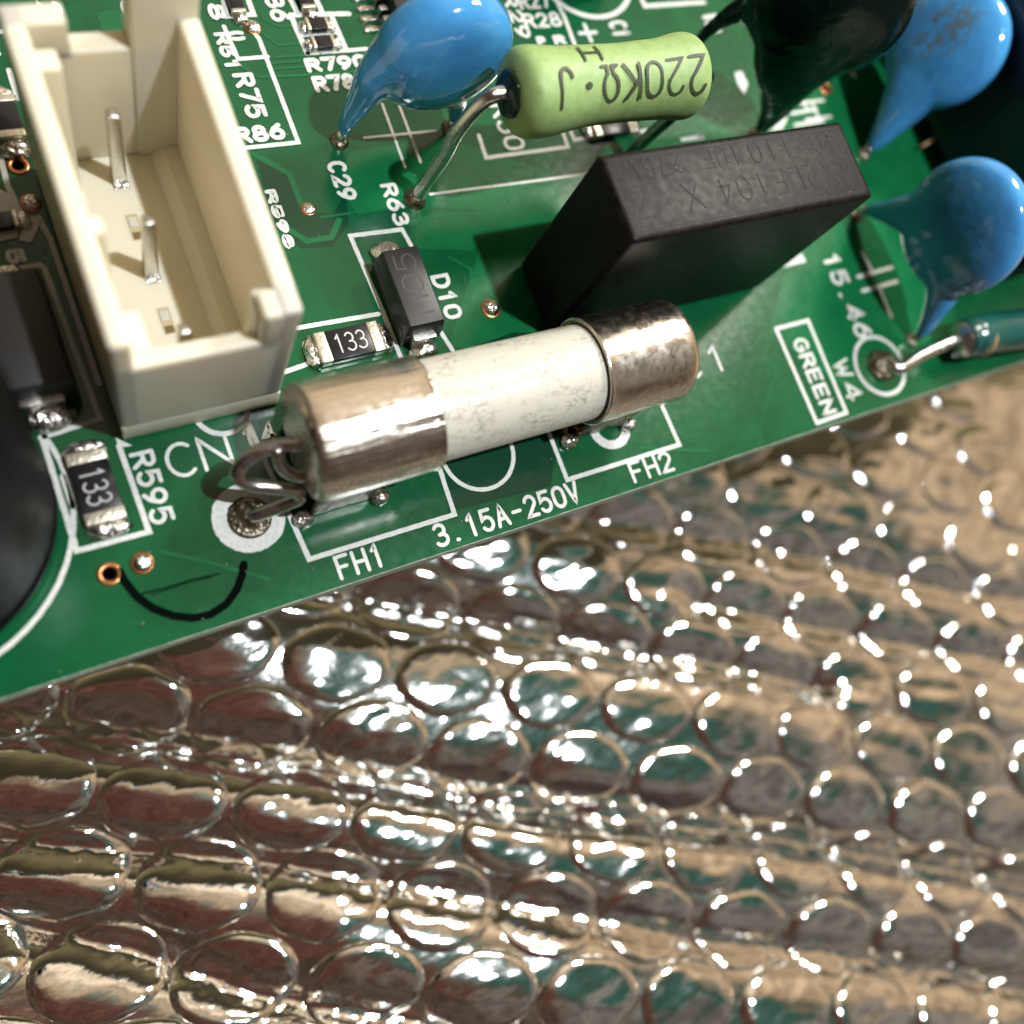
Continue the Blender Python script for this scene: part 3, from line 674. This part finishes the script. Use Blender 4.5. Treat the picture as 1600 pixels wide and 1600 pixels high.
bm = bmesh.new(); tube(bm, smoothpath([(RX0 + .3, RY, RZ + .1), (RX0 - .5, RY, RZ + .15), (RX0 - 1.1, RY, RZ - .1), (RX0 - 1.6, RY, RZ - 1.1), (RX0 - 1.95, RY, RZ - 2.6), (20.0, 22.85, 3.6), (pl.x + .2, pl.y + .05, 1.2), (pl.x + .05, pl.y, -.2)], 8), .36, 16); obj('lead', bm, M_tin, res)
bm = bmesh.new(); tube(bm, smoothpath([(RX1 - .2, RY, RZ), (RX1 + .5, RY, RZ - .05), (RX1 + .85, RY, RZ - .7), (33.9, RY + .1, 5.0), (33.5, RY + .3, 2.5), (33.2, RY + .4, -.2)], 8), .36, 14); obj('lead', bm, M_dark_wire, res)
bm = bmesh.new(); lathe(bm, [(.012, .62), (.07, .55), (.25, .42), (.5, .36)], (pl.x, pl.y, 0)); obj('solder_joint', bm, M_solder_dull, res)

# ================================================================== FILM CAPACITOR
fc = thing('film_capacitor', 'black box film capacitor with engraved top standing above the fuse', 'capacitor', (31.4, 15.8, 0))
BX0, BX1, BY0, BY1, BZ = 23.85, 38.95, 13.62, 18.05, 10.1
bm = bmesh.new(); box(bm, BX0, BX1, BY0, BY1, .1, BZ, .32, seg=4); obj('case', bm, M_black_box, fc)
bm = bmesh.new()
for s_ in ([(BX0 + .45, BY0 + .42), (BX1 - .45, BY0 + .42), (BX1 - .45, BY1 - .42), (BX0 + .45, BY1 - .42)],):
    strip(bm, s_, .07, True, z=BZ + .006, jag=.25)
obj('rim_line', bm, M_engrave, fc, smooth=False)
bm = bmesh.new()
def fct(s, x, y, h_, adv): glyphs(bm, s, lambda u, v, dz: Vector((x - u, y - v, BZ + .008 + dz)), adv, h_, adv * .62, .085, .3)
fct('40-110', BX1 - .9, BY1 - .45, 1.15, 1.02); obj('engraved_text', bm, M_engrave, fc, smooth=False); bm = bmesh.new(); fct('1UF', BX0 + 7.8, BY1 - .5, 1.0, .86); obj('engraved_text', bm, M_engrave, fc, smooth=False); bm = bmesh.new(); fct('275V', BX0 + 4.36, BY1 - .5, 1.0, .86)
obj('engraved_text', bm, M_engrave, fc, smooth=False); bm = bmesh.new()
fct('KX2LE104', BX1 - .8, BY1 - 2.15, 1.25, 1.12); obj('engraved_text', bm, M_engrave, fc, smooth=False); bm = bmesh.new(); fct('X Z', BX0 + 4.6, BY1 - 2.1, 1.3, 1.45)
obj('engraved_text', bm, M_engrave, fc, smooth=False)

# ================================================================== DISC CAPACITORS
def disc_cap(label, base, axis, disc, legs, m, R0, th, lean=0., cat='capacitor', tip=None, group='disc capacitors'):
    """base: point; axis: unit vector along the two leads; disc: (u, z) centre; legs: list of [(u, z, r) ...] from disc to board"""
    t_ = thing('disc_capacitor', label, cat, base, group); B = Vector(base); A = Vector(axis).normalized(); Nn = Vector((-A.y, A.x, 0))
    def pt(u, z, n_=0): return B + A * u + Vector((0, 0, z)) + Nn * (n_ + lean * z)
    bm = bmesh.new(); bmesh.ops.create_uvsphere(bm, u_segments=48, v_segments=32, radius=1)
    c_ = pt(*disc); s3 = Vector((0, 0, 1)) + Nn * lean; s3.normalize(); n3 = A.cross(s3).normalized()
    for v in bm.verts:
        a, b_, c2 = v.co; rr = math.hypot(a, b_)
        v.co = c_ + A * (a * R0) + s3 * (b_ * R0) + n3 * (math.copysign(abs(c2) ** .72, c2) * th / 2)
    for v in bm.verts: v.tag = True
    for lg in legs:
        pts = smoothpath([pt(u, z) for u, z, r_ in lg], 6); rs = [r_ for _, _, r_ in lg]
        def rad(s, rs=rs):
            k = s * (len(rs) - 1); i = min(int(k), len(rs) - 2); return rs[i] + (rs[i + 1] - rs[i]) * (k - i)
        tube(bm, pts, rad, 18)
    for v in bm.verts:
        if v.tag: v.tag = False; continue
        q = (v.co - c_).dot(n3); v.co += n3 * (th * .47 * math.tanh(q / (th * .47)) - q)
    bmesh.ops.recalc_face_normals(bm, faces=bm.faces)
    bm = remeshed(bm, .13, 26)
    obj('body', bm, m, t_)
    for lg in legs:
        u, z, r_ = lg[-1]; q = pt(u, z)
        bm = bmesh.new(); tube(bm, [q + Vector((0, 0, .5)), Vector((q.x, q.y, -.3))], .27, 12); obj('lead', bm, M_tin, t_)
        obj('solder_joint', blob((q.x, q.y, .0), (.5, .5, .32), .15, 3, u, .005), M_solder_dull, t_)
    return t_
disc_cap('blue teardrop disc capacitor left of the green resistor, its tail at the text C29', (16.45, 26.7, 0), (1, 0, 0), (4.15, 6.3),
         [[(2.6, 6.6, 2.0), (1.2, 5.2, 1.15), (.6, 3.4, .75), (.2, 1.8, .5), (0, .55, .34)], [(5.2, 4.0, 1.4), (6.0, 2.6, .7), (6.4, 1.4, .45), (6.5, .6, .3)]], M_blue, 3.55, 3.3)
disc_cap('blue disc capacitor with smudged grey print at the top right', (52.3, 21.2, 0), (0, 1, 0), (3.1, 6.2),
         [[(2.2, 4.5, 2.3), (1.4, 3.1, 1.6), (.7, 1.9, 1.0), (.2, .9, .62), (0, .2, .3)], [(5.5, 4.0, 1.0), (6.6, 2.0, .5), (7.0, .5, .3)]], M_blue, 3.75, 3.0, lean=-.5)
disc_cap('blue disc capacitor at the right picture edge behind the green wire', (49.3, 7.8, 0), (0, 1, 0), (4.5, 6.25),
         [[(3.0, 4.6, 1.9), (1.7, 3.4, 1.05), (.7, 2.0, .62), (.1, .9, .42), (0, .45, .3)], [(6.8, 4.0, 1.5), (8.1, 2.2, .75), (8.9, 1.1, .42), (9.1, .5, .26)]], M_blue, 4.0, 3.0, lean=-.06)
disc_cap('glossy blackish green disc capacitor between the green resistor and the upper blue disc', (43.9, 23.7, 0), (-.79, .613, 0), (2.3, 9.9),
         [[(1.9, 7.4, 3.0), (1.4, 5.5, 2.3), (.7, 3.7, 1.4), (.2, 1.9, .75), (0, .4, .4)], [(5.4, 8.2, .9), (6.6, 5.4, .42), (6.9, 2.8, .33), (6.6, .5, .33)]], M_dkgreen, 4.5, 3.6)
# smudged print on the blue disc: kept as ink blotches in the coating colour of that one capacitor
pc = [o for o in bpy.data.objects if o.name.startswith('disc_capacitor') and 'smudged' in o.get('label', '')][0]
M_print = M_blue.copy(); M_print.name = 'blue_epoxy_printed'
t = M_print.node_tree; b = t.nodes['Principled BSDF']; c = N(t, 'ShaderNodeTexCoord')
n = N(t, 'ShaderNodeTexNoise', Scale=1.7, Detail=5., Roughness=.65); lk(t, c.outputs['Object'], n.inputs['Vector'])
r = N(t, 'ShaderNodeMapRange'); r.inputs[1].default_value = .46; r.inputs[2].default_value = .53; lk(t, n.outputs['Fac'], r.inputs[0])
sb = N(t, 'ShaderNodeVectorMath', operation='SUBTRACT'); sb.inputs[1].default_value = (1.9, 3.6, 7.2); lk(t, c.outputs['Object'], sb.inputs[0])
ml = N(t, 'ShaderNodeVectorMath', operation='MULTIPLY'); ml.inputs[1].default_value = (.5, 1.15, .8); lk(t, sb.outputs[0], ml.inputs[0])
ln = N(t, 'ShaderNodeVectorMath', operation='LENGTH'); lk(t, ml.outputs[0], ln.inputs[0])
r2 = N(t, 'ShaderNodeMapRange'); r2.inputs[1].default_value = 1.1; r2.inputs[2].default_value = 2.0; r2.inputs[3].default_value = .95; r2.inputs[4].default_value = 0; lk(t, ln.outputs['Value'], r2.inputs[0])
mu = N(t, 'ShaderNodeMath', operation='MULTIPLY'); lk(t, r.outputs[0], mu.inputs[0]); lk(t, r2.outputs[0], mu.inputs[1])
x = N(t, 'ShaderNodeMixRGB'); x.inputs[2].default_value = (.095, .16, .20, 1); lk(t, b.inputs['Base Color'].links[0].from_socket, x.inputs[1]); lk(t, mu.outputs[0], x.inputs[0]); lk(t, x.outputs[0], b.inputs['Base Color'])
for o in pc.children:
    if o.name.startswith('body'): o.data.materials[0] = M_print

# ================================================================== ELECTROLYTIC, BLOCK, TOP PART, IC
el = thing('electrolytic_capacitor', 'big black sleeved cylinder capacitor at the left picture edge in its white ring', 'capacitor', (-7.73, 12.34, 0))
bm = bmesh.new(); lathe(bm, [(.1, 6.0), (.3, 6.25), (.6, 6.3), (1.2, 6.3), (1.4, 6.16), (1.7, 6.16), (1.95, 6.3), (6, 6.3), (14.5, 6.3), (14.9, 6.2), (15.1, 5.8), (15.0, 5.2)], (-7.73, 12.34, 0), 'Z', 80); obj('sleeve', bm, M_rubber, el)
bm = bmesh.new(); lathe(bm, [(15.0, 5.25), (14.9, 0)], (-7.73, 12.34, 0)); obj('top_disc', bm, M_tin, el)
tr = thing('wound_transformer', 'big blackish blue wound block behind the blue disc capacitors at the right edge', 'transformer', (70, 23, 0))
bm = bmesh.new(); box(bm, 58.2, 84, 9.8, 36, .3, 11, 1.6, seg=4); obj('winding', bm, M_can, tr)
bm = bmesh.new(); tube(bm, smoothpath([tuple(P(1438, 230, .5)), tuple(P(1480, 205, 1.5)), tuple(P(1535, 168, 3)), tuple(P(1570, 148, 4)), tuple(P(1640, 112, 6))], 6), .09, 8); obj('wire_end', bm, M_amber, tr)
tp = thing('small_electrolytic', 'dark round component at the top picture edge inside a white ring', 'capacitor', (35.9, 36.6, 0))
bm = bmesh.new(); lathe(bm, [(.1, 2.3), (.3, 2.5), (4.8, 2.5), (5, 2.2)], (35.9, 37.0, 0)); obj('sleeve', bm, M_rubber, tp)
ic = thing('integrated_circuit', 'black chip with silver pins at the top edge, half behind the left blue disc', 'integrated circuit', (24, 35, 0))
icx, icy = 21.6, 32.75
bm = bmesh.new(); box(bm, icx, icx + 3.9, icy, icy + 9.0, .15, 1.55, .05, top=(.1, .1)); obj('body', bm, M_black, ic)
for k in range(7):
    y = icy + .45 + k * .66
    bm = bmesh.new()
    for a, b_, z0, z1 in ((icx - .35, icx + .02, .75, .9), (icx - .5, icx - .33, .05, .88), (icx - 1.25, icx - .4, .03, .16)): box(bm, a, b_, y - .15, y + .15, z0, z1, .02)
    obj('pin', bm, M_tin, ic); obj('solder_joint', blob((icx - 1.15, y, .02), (.42, .22, .16), .25, 2, k, .004), M_solder, ic)
# pad behind the dark disc
# ================================================================== GREEN WIRE W4
wr = thing('green_wire', 'teal insulated wire with crimped silver ferrule soldered at the ring marked W4', 'wire', (46, 6.8, 0))
c0 = Vector((45.85, 6.75, 0)); cA = P(1490, 533, 1.5); cB = P(1545, 520, 1.9); cC = P(1680, 500, 2.6)
bm = bmesh.new(); tube(bm, smoothpath([c0 + Vector((0, 0, -.2)), c0 + Vector((.15, 0, .6)), P(1405, 575, .9), P(1440, 555, 1.1), cA, P(1510, 528, 1.6)], 6), .42, 14); obj('bare_conductor', bm, M_tin, wr)
obj('solder_joint', blob(c0 + Vector((.1, 0, 0)), (1.15, 1.1, .75), .12, 4, 4, .005), M_solder_dull, wr)
bm = bmesh.new(); tube(bm, [P(1496, 532, 1.6), P(1520, 527, 1.7), P(1560, 522, 1.9), P(1575, 520, 1.95)], 1.12, 24); obj('ferrule', bm, M_tin, wr)
bm = bmesh.new(); tube(bm, smoothpath([P(1505, 530, 1.75), P(1520, 526, 1.85), cB, P(1600, 513, 2.2), cC], 6), lambda s: 1.22 + (.12 if s > .2 else 0), 24); obj('insulation', bm, M_teal, wr)
bm = bmesh.new(); e0 = P(1530, 526, 1.85); e1 = P(1534, 525.5, 1.87); tube(bm, [e0, e1], 1.30, 28); obj('ferrule_rim', bm, M_amber, wr)

# ================================================================== DUST
M_dust = mat('dust', (.22, .21, .18), .8)
bm = bmesh.new()
for k in range(260):
    px, py = R.uniform(0, 1600), R.uniform(0, 1050); c_ = P(px, py)
    if c_.y < EDGE_Y + .3: continue
    z = .06; r_ = R.uniform(.015, .045)
    if BX0 < c_.x < BX1 and BY0 < c_.y < BY1: continue
    bmesh.ops.create_icosphere(bm, subdivisions=1, radius=r_, matrix=Matrix.Translation((c_.x, c_.y, z)) @ Matrix.Diagonal((R.uniform(.6, 2.2), 1, .5, 1)))
for k in range(30):
    x, y = R.uniform(BX0 + .4, BX1 - .4), R.uniform(BY0 + .4, BY1 - .4)
    bmesh.ops.create_icosphere(bm, subdivisions=1, radius=R.uniform(.012, .035), matrix=Matrix.Translation((x, y, BZ + .012)) @ Matrix.Diagonal((R.uniform(.6, 3), 1, .4, 1)))
obj('dust_specks', bm, M_dust, board, kind='stuff')
for pts in ([(700, 402), (735, 420), (738, 470)], [(1105, 735 - 30), (1000, 700)], [(820, 600), (850, 655)], [(1290, 300), (1320, 350), (1310, 420), (1260, 470)],
            [(1440, 330), (1430, 300), (1390, 290)], [(250, 862), (330, 880), (420, 905)], [(640, 350), (690, 360), (752, 350)]):
    line(pts, .2, M_copper_area, 'trace', .026, jag=.02)
